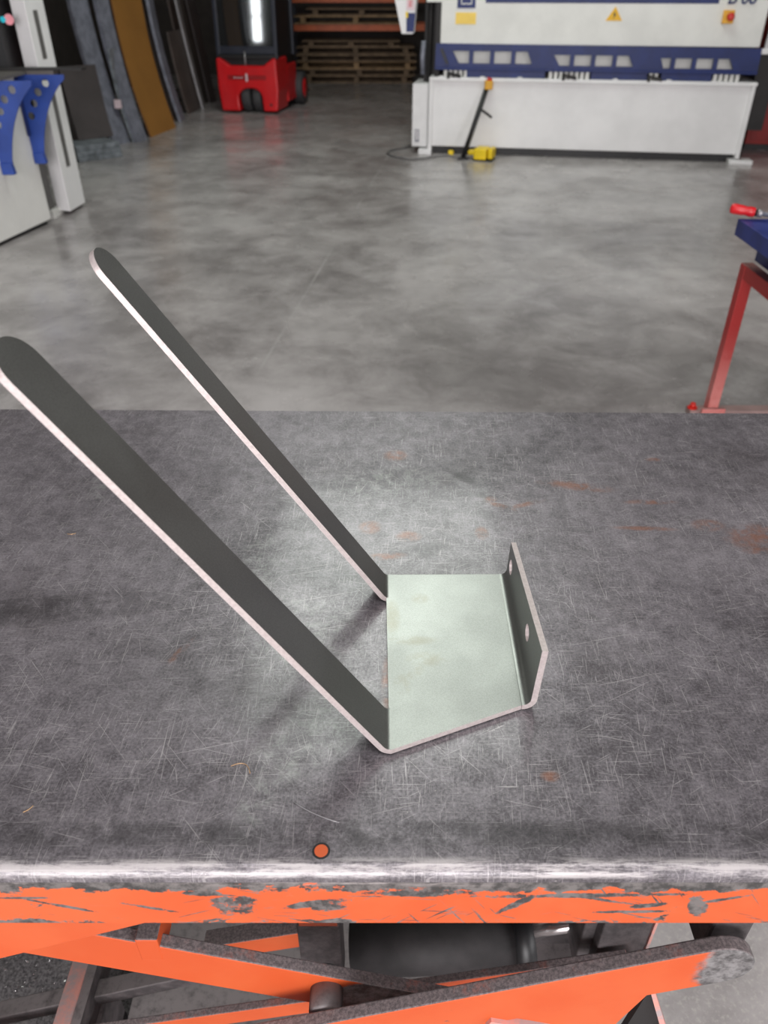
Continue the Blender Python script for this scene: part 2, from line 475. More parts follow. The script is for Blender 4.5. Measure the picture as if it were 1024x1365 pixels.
b.box((-13.3, -7.2, 0), (-11.68, -7.0, 7)); b.box((-11.68, -7.2, 3.2), (-11.32, -7.0, 7)); b.box((-11.68, -7.2, 0), (-11.32, -7.0, 1.22)); b.box((-11.32, -7.2, 0), (-4.2, -7.0, 7))
b.box((-4.2, -7.2, 4.3), (1.8, -7.0, 7)); b.box((1.8, -7.2, 0), (6.9, -7.0, 7)); b.box((-11.68, -6.94, 2.03), (-11.32, -6.9, 2.09))
struct('wall_front', b, M_WALL_L)
b = MB(); b.box((-13.3, -7.2, CEIL), (7.2, 18.9, CEIL+.2)); struct('ceiling', b, M_CEIL)

# ------------------------------------------------------------------ lifting table
lift = thing('scissor_lift_table', 'orange scissor lift table with a dark scratched steel top and chipped front edge', 'lift table', (0, .82, 0))
Y0, R = .378, .011          # front face, radius of the rolled edge
prof = [(1.262, T), (Y0+R, T)] + [(Y0+R-R*math.sin(a), T-R+R*math.cos(a)) for a in np.linspace(0, math.pi/2, 8)][1:]
prof += [(Y0, T-.016), (Y0+.009, T-.016), (Y0+.009, T-.012), (1.254, T-.012), (1.254, T-.06), (1.262, T-.06)]
b = MB(); b.yz(prof, -.80, .76)
# back edge runs very slightly out of square
for v in b.bm.verts:
    if v.co.y > 1.2:
        v.co.y -= .0115*v.co.x
top = b.build('table_top', M_TABLE, lift)
top['label'] = 'dark scratched steel top plate with rust spots'
b = MB(); b.box((-.80, Y0, T-.086), (.76, Y0+.008, T-.0162)); b.build('front_apron', M_SKIRT, lift)['label'] = 'bright orange front edge with chipped paint'
b = MB(); b.cyl((-.057, .3985, T-.004), (-.057, .3985, T+.0005), .0062, 18); o = b.build('paint_dot', plain('orange_dot', ORANGE, .5), lift)
b = MB(); b.cyl((-.057, .3985, T-.004), (-.057, .3985, T+.0003), .0082, 18); b.build('dot_rim', M_BLACK, lift)

def strip(p, q, hgt, y0, y1, name, m, round_r=True, round_l=False):
    # scissor arm: p, q top-edge points (x,z) left to right, vertical height hgt
    p, q = Vector((p[0], p[1])), Vector((q[0], q[1]))
    d = (q-p).normalized(); nn = Vector((d.y, -d.x)); w = hgt*d.x
    pts = [tuple(p), tuple(q)]
    if round_r:
        c = q+nn*w/2
        pts += [tuple(c+(-nn*math.cos(a)+d*math.sin(a))*w/2) for a in np.linspace(0, math.pi, 12)][1:-1]
    pts += [tuple(q+nn*w), tuple(p+nn*w)]
    b = MB(); b.xz(pts, y0, y1)
    return b.build(name, m, lift, bevel=.002)
# B: front arm, low left to high right, rounded worn tip
sB = .416
strip((-.62, .780-sB*(.384+.62)), (.364, .7715), .083, .42, .437, 'scissor_arm', M_ARM_TIP)
# brace plate under B
b = MB(); b.xz([(-.12, .50), (.318, .675), (.288, .578), (.10, .40), (-.12, .33)], .424, .434); b.build('brace_plate', M_ARM, lift, bevel=.001)
b = MB(); b.box((.13, .415, .575), (.235, .424, .592), mat=Matrix.Translation((.18, .42, .6)) @ Matrix.Rotation(.35, 4, 'Y') @ Matrix.Translation((-.18, -.42, -.6)) ); b.build('brace_rib', M_PINK, lift)
pq = [gy(866, 1318, .46), gy(872, 1318, .46), gy(898, 1400, .46), gy(889, 1400, .46)]
b = MB(); b.hexa([pq[3], pq[2], pq[2]+Vector((0, .02, 0)), pq[3]+Vector((0, .02, 0)), pq[0], pq[1], pq[1]+Vector((0, .02, 0)), pq[0]+Vector((0, .02, 0))]); b.build('brace_post', M_PINK, lift)
lq = [gy(867, 1318, .468), gy(871, 1318, .468), gy(893, 1400, .468), gy(815, 1400, .468)]
b = MB(); b.hexa([lq[3], lq[2], lq[2]+Vector((0, .01, 0)), lq[3]+Vector((0, .01, 0)), lq[0], lq[1], lq[1]+Vector((0, .01, 0)), lq[0]+Vector((0, .01, 0))]); b.build('post_dark_side', M_DARK, lift)  # added dark plate standing in for the post's dark left face
# A: arm behind B, high left to low right
strip((-.62, .669+.386*.37), (.20, .669-.386*.451), .082, .47, .487, 'scissor_arm', M_ARM_PIVOT)
b = MB(); (s0_ := gy(180, 1248, .474), s1_ := gy(213, 1255, .474), b.box((s0_.x, .4692, s0_.z-.05), (s1_.x, .515, s0_.z))); b.build('stop_block', M_ARM, lift, bevel=.002)
# upper arm end just under the apron on the left
b = MB(); b.xz([(-.74, .641), (-.386, .793), (-.249, .853), (-.06, .935), (-.06, .975), (-.35, .975), (-.74, .81)], .408, .420); b.build('scissor_arm', M_ARM, lift, bevel=.001)
# pivot boss between the two arms
b = MB(); b.lathe([(.0, -.034), (.0205, -.034), (.0215, -.031), (.0215, .004)], (-.0745, .474, .568), (0, 1, 0), 28); b.build('pivot_pin', M_DUSTY, lift)
# B2: rear arm
strip((-.75, .13), (.36, .461), .040, .56, .573, 'scissor_arm', M_ARM, False)
# rear arms
f1, f2 = gy(270, 1264, .64), gy(420, 1241, .64)
strip((f1.x, f1.z), (f2.x, f2.z), .045, .64, .67, 'scissor_arm', M_ARM, False)
strip((-.95, .024), (-.29, .302), .03, .61, .64, 'scissor_arm', M_DUSTY, False)
# base frame
b = MB(); b.box((-.540, .44, .17), (-.513, 1.15, .25)); b.build('base_rail', M_PINK, lift)
b = MB(); b.box((-.513, .44, .17), (-.497, 1.15, .246)); b.build('base_rail', M_DUSTY, lift)
b = MB()
for x in (-.53, .34):
    b.box((x-.04, .58, 0), (x+.04, .66, .17)); b.box((x-.04, 1.0, 0), (x+.04, 1.1, .17))
b.box((-.60, 1.06, .0), (.60, 1.14, .17)); b.box((-.48, .62, .0), (.38, 1.06, .05)); b.build('base_frame', M_DUSTY, lift)
# hydraulic cylinder with bright rod
c0, c1 = gy(470, 1262, .70), gy(688, 1250, .70)
b = MB(); b.cyl(c0, c1, .052, 32); b.build('hydraulic_cylinder', M_BLACK_OIL, lift)
ax = (c1-c0).normalized()
b = MB(); b.cyl(c1-ax*.004, c1+ax*.03, .058, 32); b.box((c1.x-.01, c1.y-.075, c1.z-.075), (c1.x+.05, c1.y-.045, c1.z-.02)); b.build('cylinder_head', M_BLACK, lift)
r0, r1_ = gy(712, 1240, .66), gy(800, 1226, .66)
b = MB(); b.cyl(r0, r1_, .0125, 24); b.build('piston_rod', M_CHROME, lift)
b = MB(); b.box((.20, .78, .0), (.42, .80, .62)); b.build('hollow_backing', M_DUSTY, lift)  # plate added behind the rod so the hollow reads dark
# lug with pivot eye
b = MB(); l0 = gy(430, 1262, .62)
b.box((l0.x-.034, .60, l0.z-.11), (l0.x+.032, .66, l0.z+.10)); b.build('lug', M_DUSTY, lift, bevel=.004)
b = MB(); b.cyl((l0.x+.004, .595, l0.z-.035), (l0.x+.004, .665, l0.z-.035), .025, 24); b.build('lug_pin', M_BLACK, lift)
b = MB(); b.box((l0.x-.03, .602, l0.z+.10), (l0.x+.028, .66, l0.z+.13)); b.build('lug_cap', M_ARM, lift)
# blocks at the right
k = gy(827, 1247, .60)
b = MB(); b.box((k.x-.040, .58, k.z-.075), (k.x+.032, .66, k.z+.10)); b.build('bearing_block', M_DUSTY, lift, bevel=.003)
b = MB(); b.box((k.x+.032, .578, k.z-.075), (k.x+.036, .66, k.z+.10)); b.build('block_edge', M_PINK, lift)
b = MB(); b.box((k.x-.058, .60, k.z-.10), (k.x-.038, .70, k.z+.10)); b.build('bearing_block', M_DUSTY, lift, bevel=.003)
b = MB(); b.box((.372, .45, .70), (.420, .52, .985)); b.build('roller_bracket', M_DUSTY, lift, bevel=.004)
b = MB(); b.box((-.79, .392, .93), (-.77, 1.24, .985)); b.box((.73, .392, .93), (.75, 1.24, .985)); b.box((-.79, 1.20, .93), (.75, 1.24, .985)); b.build('table_frame', M_DUSTY, lift)

# ------------------------------------------------------------------ the bent steel bracket
br = thing('steel_bracket', 'bent grey sheet steel bracket with two long arms lying on the scratched table', 'bracket', (.07, .64, T))
TH, th = .0065, math.radians(56.5)
zb = T+.0020; zt = zb+TH
ri = .008; xs = .0065
b = MB()
b.xy([(xs, .782), (xs, .737), (.003, .737), (.005, .557), (xs, .557), (xs, .503), (.148, .5615), (.1515, .783)], zb, zt, (), 0, 1)
base = b.build('base_plate', [M_SHEET, M_CUT], br)
def bent_arm(yc, hw, L):
    C = Vector((xs, 0, zt+ri))
    st = []           # (inner point, outer point, half width)
    for ph in np.linspace(0, th, 9):
        nrm = Vector((-math.sin(ph), 0, -math.cos(ph)))
        st.append((C+nrm*ri, C+nrm*(ri+TH), hw))
    d = Vector((-math.cos(th), 0, math.sin(th))); nrm = Vector((-math.sin(th), 0, -math.cos(th)))
    p0 = C+nrm*ri
    Ls = L-ri*math.tan(th/2)
    for s_ in np.linspace(.05, Ls-hw, 6):
        st.append((p0+d*s_, p0+d*s_+nrm*TH, hw))
    for a in np.linspace(0, math.pi/2, 14)[1:]:
        s_ = Ls-hw+hw*math.sin(a)
        st.append((p0+d*s_, p0+d*s_+nrm*TH, max(hw*math.cos(a), .0004)))
    b = MB(); rows = []
    for i, o_, w in st:
        rows.append([b.bm.verts.new((i.x, yc-w, i.z)), b.bm.verts.new((i.x, yc+w, i.z)), b.bm.verts.new((o_.x, yc+w, o_.z)), b.bm.verts.new((o_.x, yc-w, o_.z))])
    for A, B in zip(rows, rows[1:]):
        for k_, mi in ((0, 0), (1, 1), (2, 0), (3, 1)):
            j = (k_+1) % 4
            f = b.bm.faces.new((A[k_], A[j], B[j], B[k_])); f.material_index = mi; f.smooth = mi == 0
    b.bm.faces.new(rows[0]).material_index = 1
    b.bm.faces.new(list(reversed(rows[-1]))).material_index = 1
    o = b.build('arm', [M_SHEET, M_CUT], br)
    for e in o.data.edges: pass
    m_ = o.modifiers.new('sharp', 'EDGE_SPLIT'); m_.split_angle = math.radians(30)
    return o
bent_arm(.7590, .0225, .512)['label'] = 'long arm with rounded tip, rear of the two'
bent_arm(.5300, .0265, .512)['label'] = 'long arm with rounded tip, front of the two'
# flange: bend plus upright plate with two holes
b = MB()
rf = .009
def fl(y, off, ph):     # bend section, off = distance from the inner face
    f_ = (y-.5615)/(.783-.5615)
    xb = .1485+(.1515-.1485)*f_
    return Vector((xb+(rf+off)*math.sin(ph), y, zt+rf-(rf+off)*math.cos(ph)))
ys = (.5615, .783)
prev = None
for ph in np.linspace(0, math.pi/2, 9):
    r_ = [b.bm.verts.new(fl(ys[0], 0, ph)), b.bm.verts.new(fl(ys[1], 0, ph)), b.bm.verts.new(fl(ys[1], TH, ph)), b.bm.verts.new(fl(ys[0], TH, ph))]
    if prev:
        for k_, mi in ((0, 0), (1, 1), (2, 0), (3, 1)):
            j = (k_+1) % 4
            f = b.bm.faces.new((prev[k_], prev[j], r_[j], r_[k_])); f.material_index = mi; f.smooth = mi == 0
    prev = r_
def fx(y, z): return .1485+.003*(y-.5615)/(.2215)+rf+.0028*(z-T-.018)/.08
zb2 = zt+rf
b.plate([(.5615, zb2), (.783, zb2), (.784, T+.0600), (.559, T+.0915)], [circle(.6281, T+.0515, .0098, 22), circle(.7627, T+.0365, .0098, 22)],
        lambda y, z: Vector((fx(y, z), y, z)), lambda y, z: Vector((fx(y, z)+TH, y, z)), 0, 1)
o = b.build('flange', [M_SHEET, M_CUT], br)
o.modifiers.new('sharp', 'EDGE_SPLIT').split_angle = math.radians(30)
o['label'] = 'upright edge with two round holes'

# curls of swarf on the table
def curl(px, py, ang, L, bend, lab, m):
    p = gz(px, py, T+.0008)
    pts = [(p.x+L*(t-.5)*math.cos(ang)-bend*L*(t-.5)**2*math.sin(ang)*4, p.y+L*(t-.5)*math.sin(ang)+bend*L*(t-.5)**2*math.cos(ang)*4, T+.0007) for t in np.linspace(0, 1, 9)]
    b = MB(); b.tube(pts, .0004, 6)
    tag(b.build('metal_shaving', m), lab, 'metal shaving', 'metal shavings on the table top')
M_CURL = plain('tarnished_swarf', rgb(196, 160, 120), .4, .5)
curl(326, 1018, -.4, .022, -.35, 'curved brass-coloured shaving on the table below the near arm', M_CURL)
curl(38, 1079, .8, .010, .1, 'short straight shaving near the left front corner of the table', M_CURL)
curl(95, 712, .1, .012, .15, 'tiny rusty shaving left of the near arm on the table', M_CURL)
curl(420, 1085, -.45, .05, .04, 'long thin pale shaving on the table above the orange dot', M_ALU)

# ------------------------------------------------------------------ guillotine shear (right background)
yaw = math.atan2(-.571, 3.411)
sh = thing('guillotine_shear', 'large off-white and blue guillotine shear standing behind the table', 'metal shear', (.501, 9.631, 0), yaw)
def L(name, m, fn, **kw):
    b = MB(); fn(b); return b.build(name, m, sh, local=True, **kw)
L('bed', M_SWHITE2, lambda b: (b.box((.03, 0, .085), (3.385, .9, .745)),), bevel=.006)
L('bed_lip', M_SWHITE2, lambda b: [b.box((.0, -.035, .742), (3.41, .9, .775))] + [b.box((u, -.03, .775), (u+.05, .02, .787)) for u in (.10, .55, .95, 1.5, 1.95, 2.5, 2.95)], bevel=.004)
L('side_flange', M_SWHITE2, lambda b: b.box((3.36, -.03, .05), (3.40, .25, .742)), bevel=.003)
L('side_flange', M_SWHITE2, lambda b: b.box((.0, -.03, .03), (.045, .25, .742)), bevel=.003)
L('foot', M_SWHITE2, lambda b: b.box((-.10, -.06, 0), (.045, .2, .055)), bevel=.004)
L('foot', M_SWHITE2, lambda b: b.box((3.30, -.08, 0), (3.54, .12, .04)), bevel=.004)
L('plinth', M_BLACK, lambda b: b.box((.05, .10, 0), (3.36, .9, .085)))
# blade strip and hold-down gap behind the guard
for u0, u1 in ((.40, 1.24), (1.72, 2.30), (2.44, 2.95)):
    L('blade_beam', M_SBLUE, lambda b: b.box((u0, .02, .775), (u1, .10, .842)), bevel=.003)
for u0, k_ in ((.15, 5), (1.28, 8), (2.32, 2), (2.97, 5)):
    for i in range(k_):
        L('bed_insert', M_SWHITE, lambda b: b.box((u0+i*.055, .03, .775), (u0+.035+i*.055, .10, .84)))
L('back_panel', M_SWHITE, lambda b: b.box((.1, .115, .86), (3.36, .13, 1.07)))
for u in (.19, 1.42, 2.30):
    L('arm_mount', M_DARK, lambda b: (b.box((u, -.045, .765), (u+.03, .09, .825)), b.hexa([(u+.02, -.03, .80), (u+.15, -.05, .77), (u+.15, .02, .77), (u+.02, .02, .80), (u+.02, -.03, .825), (u+.15, -.05, .80), (u+.15, .02, .80), (u+.02, .02, .825)])), bevel=.006)
# blue guard with slanted viewing slots
def slots():
    H_ = []
    for u0, u1, w0, w1, nn, rev in ((.235, 1.09, .905, 1.02, 4, 0), (1.31, 2.14, .895, .995, 4, 0), (2.35, 3.15, .885, .978, 4, 0)):
        gw = .045; w = (u1-u0-gw*(nn-1))/nn
        for i in range(nn):
            a, c_ = u0+i*(w+gw), u0+i*(w+gw)+w
            sl0 = .07 if i == 0 else 0; sl1 = .055 if i == nn-1 else 0
            if i == 0 and u0 > 2.2: a += .06; sl0 = .04
            H_.append([(a, w1), (a+sl0, w0), (c_, w0), (c_-sl1, w1)])
    return H_
L('finger_guard', M_SBLUE, lambda b: b.xz([(.05, .86), (3.39, .85), (3.385, 1.072), (.055, 1.088)], .03, .065, slots()))
L('guard_rail', M_SBLUE, lambda b: b.box((.05, .0, .842), (3.39, .07, .866)), bevel=.005)
L('guard_handle', M_BLACK, lambda b: b.hexa([(.10, .01, 1.04), (.13, .01, 1.04), (.13, .03, 1.04), (.10, .03, 1.04), (.17, .01, .90), (.20, .01, .90), (.20, .03, .90), (.17, .03, .90)]))
L('upper_cover', M_SWHITE, lambda b: b.box((.095, .05, 1.08), (3.36, .9, 2.05)), bevel=.008)
L('blue_stripe', M_SBLUE, lambda b: b.box((.555, .046, 1.452), (2.875, .056, 1.80)))
def sign(b):
    b.box((.262, .044, 1.405), (.452, .054, 1.60), 0); b.box((.30, .042, 1.437), (.415, .046, 1.447), 1)
    b.box((.30, .042, 1.437), (.309, .046, 1.56), 1); b.box((.406, .042, 1.437), (.415, .046, 1.56), 1); b.box((.30, .042, 1.55), (.415, .046, 1.56), 1)
L('square_sign', [M_SBLUE, M_SWHITE], sign)
L('yellow_sticker', M_STICK, lambda b: b.box((.25, .046, 1.262), (.465, .052, 1.366)))
def warn(b):
    b.xz([(1.795, 1.302), (1.96, 1.302), (1.878, 1.425)], .045, .052, (), 0)
    b.xz([(1.884, 1.385), (1.862, 1.352), (1.876, 1.352), (1.866, 1.318), (1.894, 1.358), (1.880, 1.358)], .0435, .046, (), 1)
L('warning_sign', [plain('warning_yellow', rgb(246, 190, 30), .5), M_BLACK], warn)
M_AMBER = plain('amber_plastic', rgb(232, 172, 44), .45)
sw = L('emergency_stop', M_AMBER, lambda b: b.box((2.935, .0, 1.285), (3.04, .05, 1.40)), bevel=.006)
b = MB(); b.lathe([(.02, 0), (.02, .02), (.036, .025), (.036, .045), (.02, .052)], (3.0, .0, 1.345), (0, -1, 0), 16); b.build('stop_button', M_REDBTN, sh, local=True).parent = sw
# lettering of which the foot shows at the top of the picture
fc = bpy.data.curves.new('lettering', 'FONT')
fc.body = 'B 06'; fc.size = .155; fc.extrude = .003; fc.shear = .2; fc.space_character = .95
fo = bpy.data.objects.new('lettering', fc); COL.objects.link(fo); fo.parent = sh
fo.location = (2.95, .044, 1.452); fo.rotation_euler = (math.pi/2, 0, 0); fc.materials.append(M_SBLUE)
fc.bevel_depth = .0022
bpy.context.view_layer.update()
lm = bpy.data.meshes.new_from_object(fo.evaluated_get(bpy.context.evaluated_depsgraph_get()))
lo = bpy.data.objects.new('lettering', lm); COL.objects.link(lo); lo.parent = sh
lo.location, lo.rotation_euler = fo.location.copy(), fo.rotation_euler.copy()
bpy.data.objects.remove(fo); lo.name = 'lettering'
# left end: cabinet, dark end frame with hoses, hanging pendant
cab = L('side_cabinet', M_SWHITE2, lambda b: b.box((-.19, .02, .07), (-.012, .55, .705)), bevel=.008)
for w in (.155, .55):
    b = MB(); b.box((-.197, .03, w), (-.186, .06, w+.04)); b.build('hinge', M_BLACK, sh, local=True).parent = cab
b = MB(); b.box((-.145, .012, .14), (-.115, .022, .24)); b.build('latch', M_ALU, sh, local=True).parent = cab
b = MB(); b.box((-.155, .016, .12), (-.105, .021, .25)); b.build('latch_plate', M_GALV, sh, local=True).parent = cab
L('end_frame', M_DARK, lambda b: (b.box((-.10, .25, .70), (.095, .9, 2.05)), b.box((.04, .06, .70), (.094, .3, 2.05))), bevel=.004)
L('hose', M_GALV, lambda b: b.tube([(-.10, .2, .78), (-.11, .2, .95), (-.10, .2, 1.10)], .028, 10))
L('hose', M_DARK, lambda b: b.tube([(-.03, .2, .70), (-.03, .2, 1.3), (-.02, .2, 2.0)], .03, 10))
L('end_cap', M_SWHITE, lambda b: b.box((-.06, .03, 1.455), (.10, .3, 1.75)), bevel=.004)
# right end details
L('side_pipe', M_SWHITE2, lambda b: b.tube([(3.44, .1, 1.02), (3.45, .1, 1.3), (3.52, .1, 2.0)], .025, 10))
L('side_bracket', M_SWHITE2, lambda b: b.box((3.36, .07, 1.02), (3.47, .13, 1.07)), bevel=.004)
L('side_frame', M_DARK, lambda b: b.box((3.42, .2, .3), (3.62, .9, 1.02)))
pd = thing('control_pendant', 'white hanging control pendant with blue front left of the shear', 'control panel', (.501, 9.631, 0), yaw)
def PL(name, m, fn, **kw):
    b = MB(); fn(b); return b.build(name, m, pd, local=True, **kw)
PL('housing', M_SWHITE2, lambda b: b.hexa([(-.245, -.50, 1.195), (-.125, -.50, 1.195), (-.125, -.36, 1.205), (-.225, -.36, 1.205), (-.36, -.50, 1.65), (-.09, -.50, 1.65), (-.09, -.36, 1.65), (-.33, -.36, 1.65)]), bevel=.008)
PL('blue_front', M_SBLUE, lambda b: b.hexa([(-.195, -.506, 1.215), (-.122, -.506, 1.215), (-.122, -.498, 1.215), (-.195, -.498, 1.215), (-.195, -.506, 1.375), (-.105, -.506, 1.375), (-.105, -.498, 1.375), (-.195, -.498, 1.375)]))
PL('label_plate', M_LABEL, lambda b: b.box((-.198, -.507, 1.40), (-.115, -.499, 1.60)))
PL('red_text', M_REDBTN, lambda b: [b.box((-.175, -.510, w), (-.14, -.506, w+.008)) for w in (1.43, 1.45, 1.47)])
PL('yellow_label', M_YELLOW, lambda b: b.box((-.203, -.509, 1.335), (-.18, -.500, 1.385)))
PL('hanging_arm', M_SWHITE2, lambda b: b.box((-.26, -.46, 1.65), (-.18, -.40, CEIL)))

# foot pedal with its emergency-stop post
pp = thing('emergency_stop_post', 'black leaning post with a yellow emergency stop box against the shear', 'post', (.889, 9.316, 0), yaw)
p0, p1 = Vector((0, 0, 0)), Vector((.235, .19, .735))
def local_sh(u, v, w): return Matrix.Translation((.501, 9.631, 0)) @ Matrix.Rotation(yaw, 4, 'Z') @ Vector((u, v, w))
a0 = gz(617, 211, .01); a1 = local_sh(.640, -.05, .715)
b = MB(); b.cyl(a0, a1, .026, 12); b.build('pole', M_BLACK, pp)
b = MB(); b.box((a0.x-.06, a0.y-.06, 0), (a0.x+.06, a0.y+.05, .02)); b.build('foot_plate', M_BLACK, pp)
b = MB(); b.box((a1.x-.035, a1.y-.05, a1.z-.045), (a1.x+.05, a1.y+.02, a1.z+.04)); yb = b.build('switch_box', M_AMBER, pp, bevel=.01)
b = MB(); b.cyl((a1.x+.01, a1.y-.01, a1.z+.035), (a1.x+.02, a1.y-.01, a1.z+.065), .028, 14); b.build('stop_button', M_REDBTN, pp)
h0 = a0.lerp(a1, .68)
b = MB(); b.tube([h0, h0+Vector((.07, -.02, -.04)), h0+Vector((.135, -.03, -.085))], .013, 8); b.build('handle', M_BLACK, pp)
fp = gz(640, 214, 0)
ped = thing('foot_pedal', 'yellow guarded foot pedal on the floor in front of the shear', 'foot pedal', tuple(fp), -.35)
b = MB(); b.box((-.07, -.05, .01), (.075, .16, .125)); b.build('hood', M_YELLOW, ped, local=True, bevel=.02)
b = MB(); b.box((.085, -.02, .02), (.135, .16, .125)); b.build('side_guard', M_YELLOW, ped, local=True, bevel=.012)
b = MB(); b.box((-.15, .02, .045), (-.06, .12, .09)); b.build('cable_gland', M_YELLOW, ped, local=True, bevel=.01)
b = MB(); b.box((-.075, -.045, 0), (.14, .165, .012)); b.build('base', M_BLACK, ped, local=True)
g = [gz(x, y, .012) for x, y in ((607, 209), (596, 207), (585, 208), (565, 211), (545, 212), (527, 209), (516, 205), (520, 200), (540, 197), (552, 193))]
b = MB(); b.tube(g, .011, 6); tag(b.build('power_cable', plain('grey_cable', rgb(110, 108, 108), .5)), 'grey power cable looping on the floor beside the shear cabinet', 'cable')
q = gz(601, 207, 0)
b = MB(); b.box((q.x-.03, q.y-.02, 0), (q.x+.03, q.y+.04, .05)); tag(b.build('cable_plug', M_YELLOW, bevel=.008), 'small yellow plug on the floor left of the leaning post', 'plug')

# red cabinet at the right edge behind the shear
q = local_sh(4.05, 1.2, 0)
rc = thing('red_locker', 'dark red cabinet standing behind the right end of the shear', 'cabinet', tuple(q), yaw)
b = MB(); b.box((-.4, -.3, .06), (.6, .3, 1.35)); b.build('body', plain('dark_red_paint', rgb(150, 34, 30), .5), rc, local=True, bevel=.006)
b = MB(); b.box((-.36, -.312, .10), (.09, -.3, 1.30)); d_ = b.build('door', plain('red_door_paint', rgb(140, 30, 28), .5), rc, local=True, bevel=.003)
b = MB(); b.box((-.4, -.28, 0), (.6, .28, .06)); b.build('plinth', M_BLACK, rc, local=True)
b = MB(); b.box((.02, -.33, .65), (.05, -.312, .78)); h_ = b.build('handle', M_BLACK, rc, local=True); h_.parent = d_

# ------------------------------------------------------------------ forklift
fk = thing('forklift', 'red electric forklift with dark cab seen from behind', 'forklift', (-2.0, 12.87, 0), math.radians(-9))
def FL(name, m, fn, **kw):
    b = MB(); fn(b); return b.build(name, m, fk, local=True, **kw)
arch = [(-.17+.02, .03)] + [(-.16+.16*(1-math.cos(a)), .20+.13*math.sin(a)) for a in np.linspace(0, math.pi/2, 6)] + [(.06+.14*math.sin(a), .20+.13*math.cos(a)) for a in np.linspace(0, math.pi/2, 6)] + [(.21, .03)]
outl = [(-.43, .03)] + arch + [(.42, .03), (.455, .30), (.445, .70), (.40, .72), (.30, .655), (.26, .62), (-.26, .62), (-.32, .66), (-.41, .72), (-.455, .71), (-.46, .30)]
FL('counterweight', M_RED, lambda b: b.xz(outl, 0, .62), bevel=.035, seg=3)
for x in (-.428, .428):
    FL('side_panel', M_RED, lambda b: b.box((x-.027, .55, .10), (x+.027, 1.10, .60)), bevel=.02)
FL('chassis', M_BLACK, lambda b: (b.box((-.36, .30, .05), (.36, 1.25, .58)),))
FL('recess', plain('recess_red', rgb(150, 12, 18), .4), lambda b: b.box((-.30, -.004, .44), (.28, .01, .50)), bevel=.004)
FL('emblem', M_LABEL, lambda b: (b.box((-.025, -.008, .42), (.005, .0, .52)), b.box((-.21, -.006, .462), (-.17, 0, .474)), b.box((-.15, -.006, .462), (-.12, 0, .474)), b.box((-.10, -.006, .462), (-.07, 0, .474))))
FL('tow_pin', M_ALU, lambda b: b.cyl((-.02, .03, .60), (-.02, .03, .80), .012, 10))
FL('tow_hole', M_BLACK, lambda b: b.cyl((.33, -.004, .12), (.33, .02, .12), .02, 12))
for x in (-.07, .10):
    b = MB(); b.lathe([(.10, -.065), (.185, -.065), (.20, -.045), (.20, .045), (.185, .065), (.10, .065)], (x, .23, .20), (1, 0, 0), 28)
    b.build('rear_wheel', M_RUBBER, fk, local=True)
for x in (-.44, .47):
    b = MB(); b.lathe([(.12, -.08), (.215, -.08), (.23, -.06), (.23, .06), (.215, .08), (.12, .08)], (x, 1.22, .23), (1, 0, 0), 28)
    wh = b.build('front_wheel', M_RUBBER, fk, local=True)
    b = MB(); b.lathe([(.02, .03), (.13, .05), (.14, .085), (.05, .09)], (x, 1.22, .23), (1 if x > 0 else -1, 0, 0), 24)
    b.build('hub', M_RED, fk, local=True).parent = wh
FL('rear_deck', M_BLACK, lambda b: (b.box((-.40, .10, .58), (.40, 1.15, .74)), b.box((-.445, .06, .70), (.445, .20, .76))), bevel=.01)
M_CABF = plain('cab_frame_blue_black', rgb(40, 44, 56), .4)
FL('cab_frame', M_CABF, lambda b: [b.hexa([(x-.028, .06, .70), (x+.028, .06, .70), (x+.028, .14, .70), (x-.028, .14, .70), (x-.028, .12, 2.08), (x+.028, .12, 2.08), (x+.028, .20, 2.08), (x-.028, .20, 2.08)]) for x in (-.43, .43)]
   + [b.box((-.44, .07, .76), (.44, .15, .86)), b.box((-.44, .10, 2.0), (.44, 1.15, 2.1)), b.box((-.455, 1.02, .7), (-.40, 1.10, 2.05)), b.box((.40, 1.02, .7), (.455, 1.10, 2.05))], bevel=.01)
FL('rear_window', M_GLASS, lambda b: b.hexa([(-.405, .088, .86), (.405, .088, .86), (.405, .096, .86), (-.405, .096, .86), (-.405, .130, 2.0), (.405, .130, 2.0), (.405, .138, 2.0), (-.405, .138, 2.0)]))
for x in (-.417, .417):
    FL('cab_side', M_BLACK, lambda b: b.box((x-.007, .15, .72), (x+.007, 1.05, 2.0)))
FL('seat', M_BLACK, lambda b: (b.box((-.24, .42, .74), (.24, .92, .90)), b.box((-.24, .36, .88), (.24, .48, 1.42))), bevel=.04)
FL('mast', M_DARK, lambda b: [b.box((x-.05, 1.28, .04), (x+.05, 1.42, 2.2)) for x in (-.30, .30)] + [b.box((-.3, 1.30, w), (.3, 1.38, w+.1)) for w in (.3, 1.2, 2.1)])
FL('fork', M_DARK, lambda b: (b.box((-.30, 1.46, .05), (-.18, 2.5, .09)), b.box((-.30, 1.42, .05), (-.18, 1.46, .60))))
FL('fork', M_DARK, lambda b: (b.box((.18, 1.46, .05), (.30, 2.5, .09)), b.box((.18, 1.42, .05), (.30, 1.46, .60))))

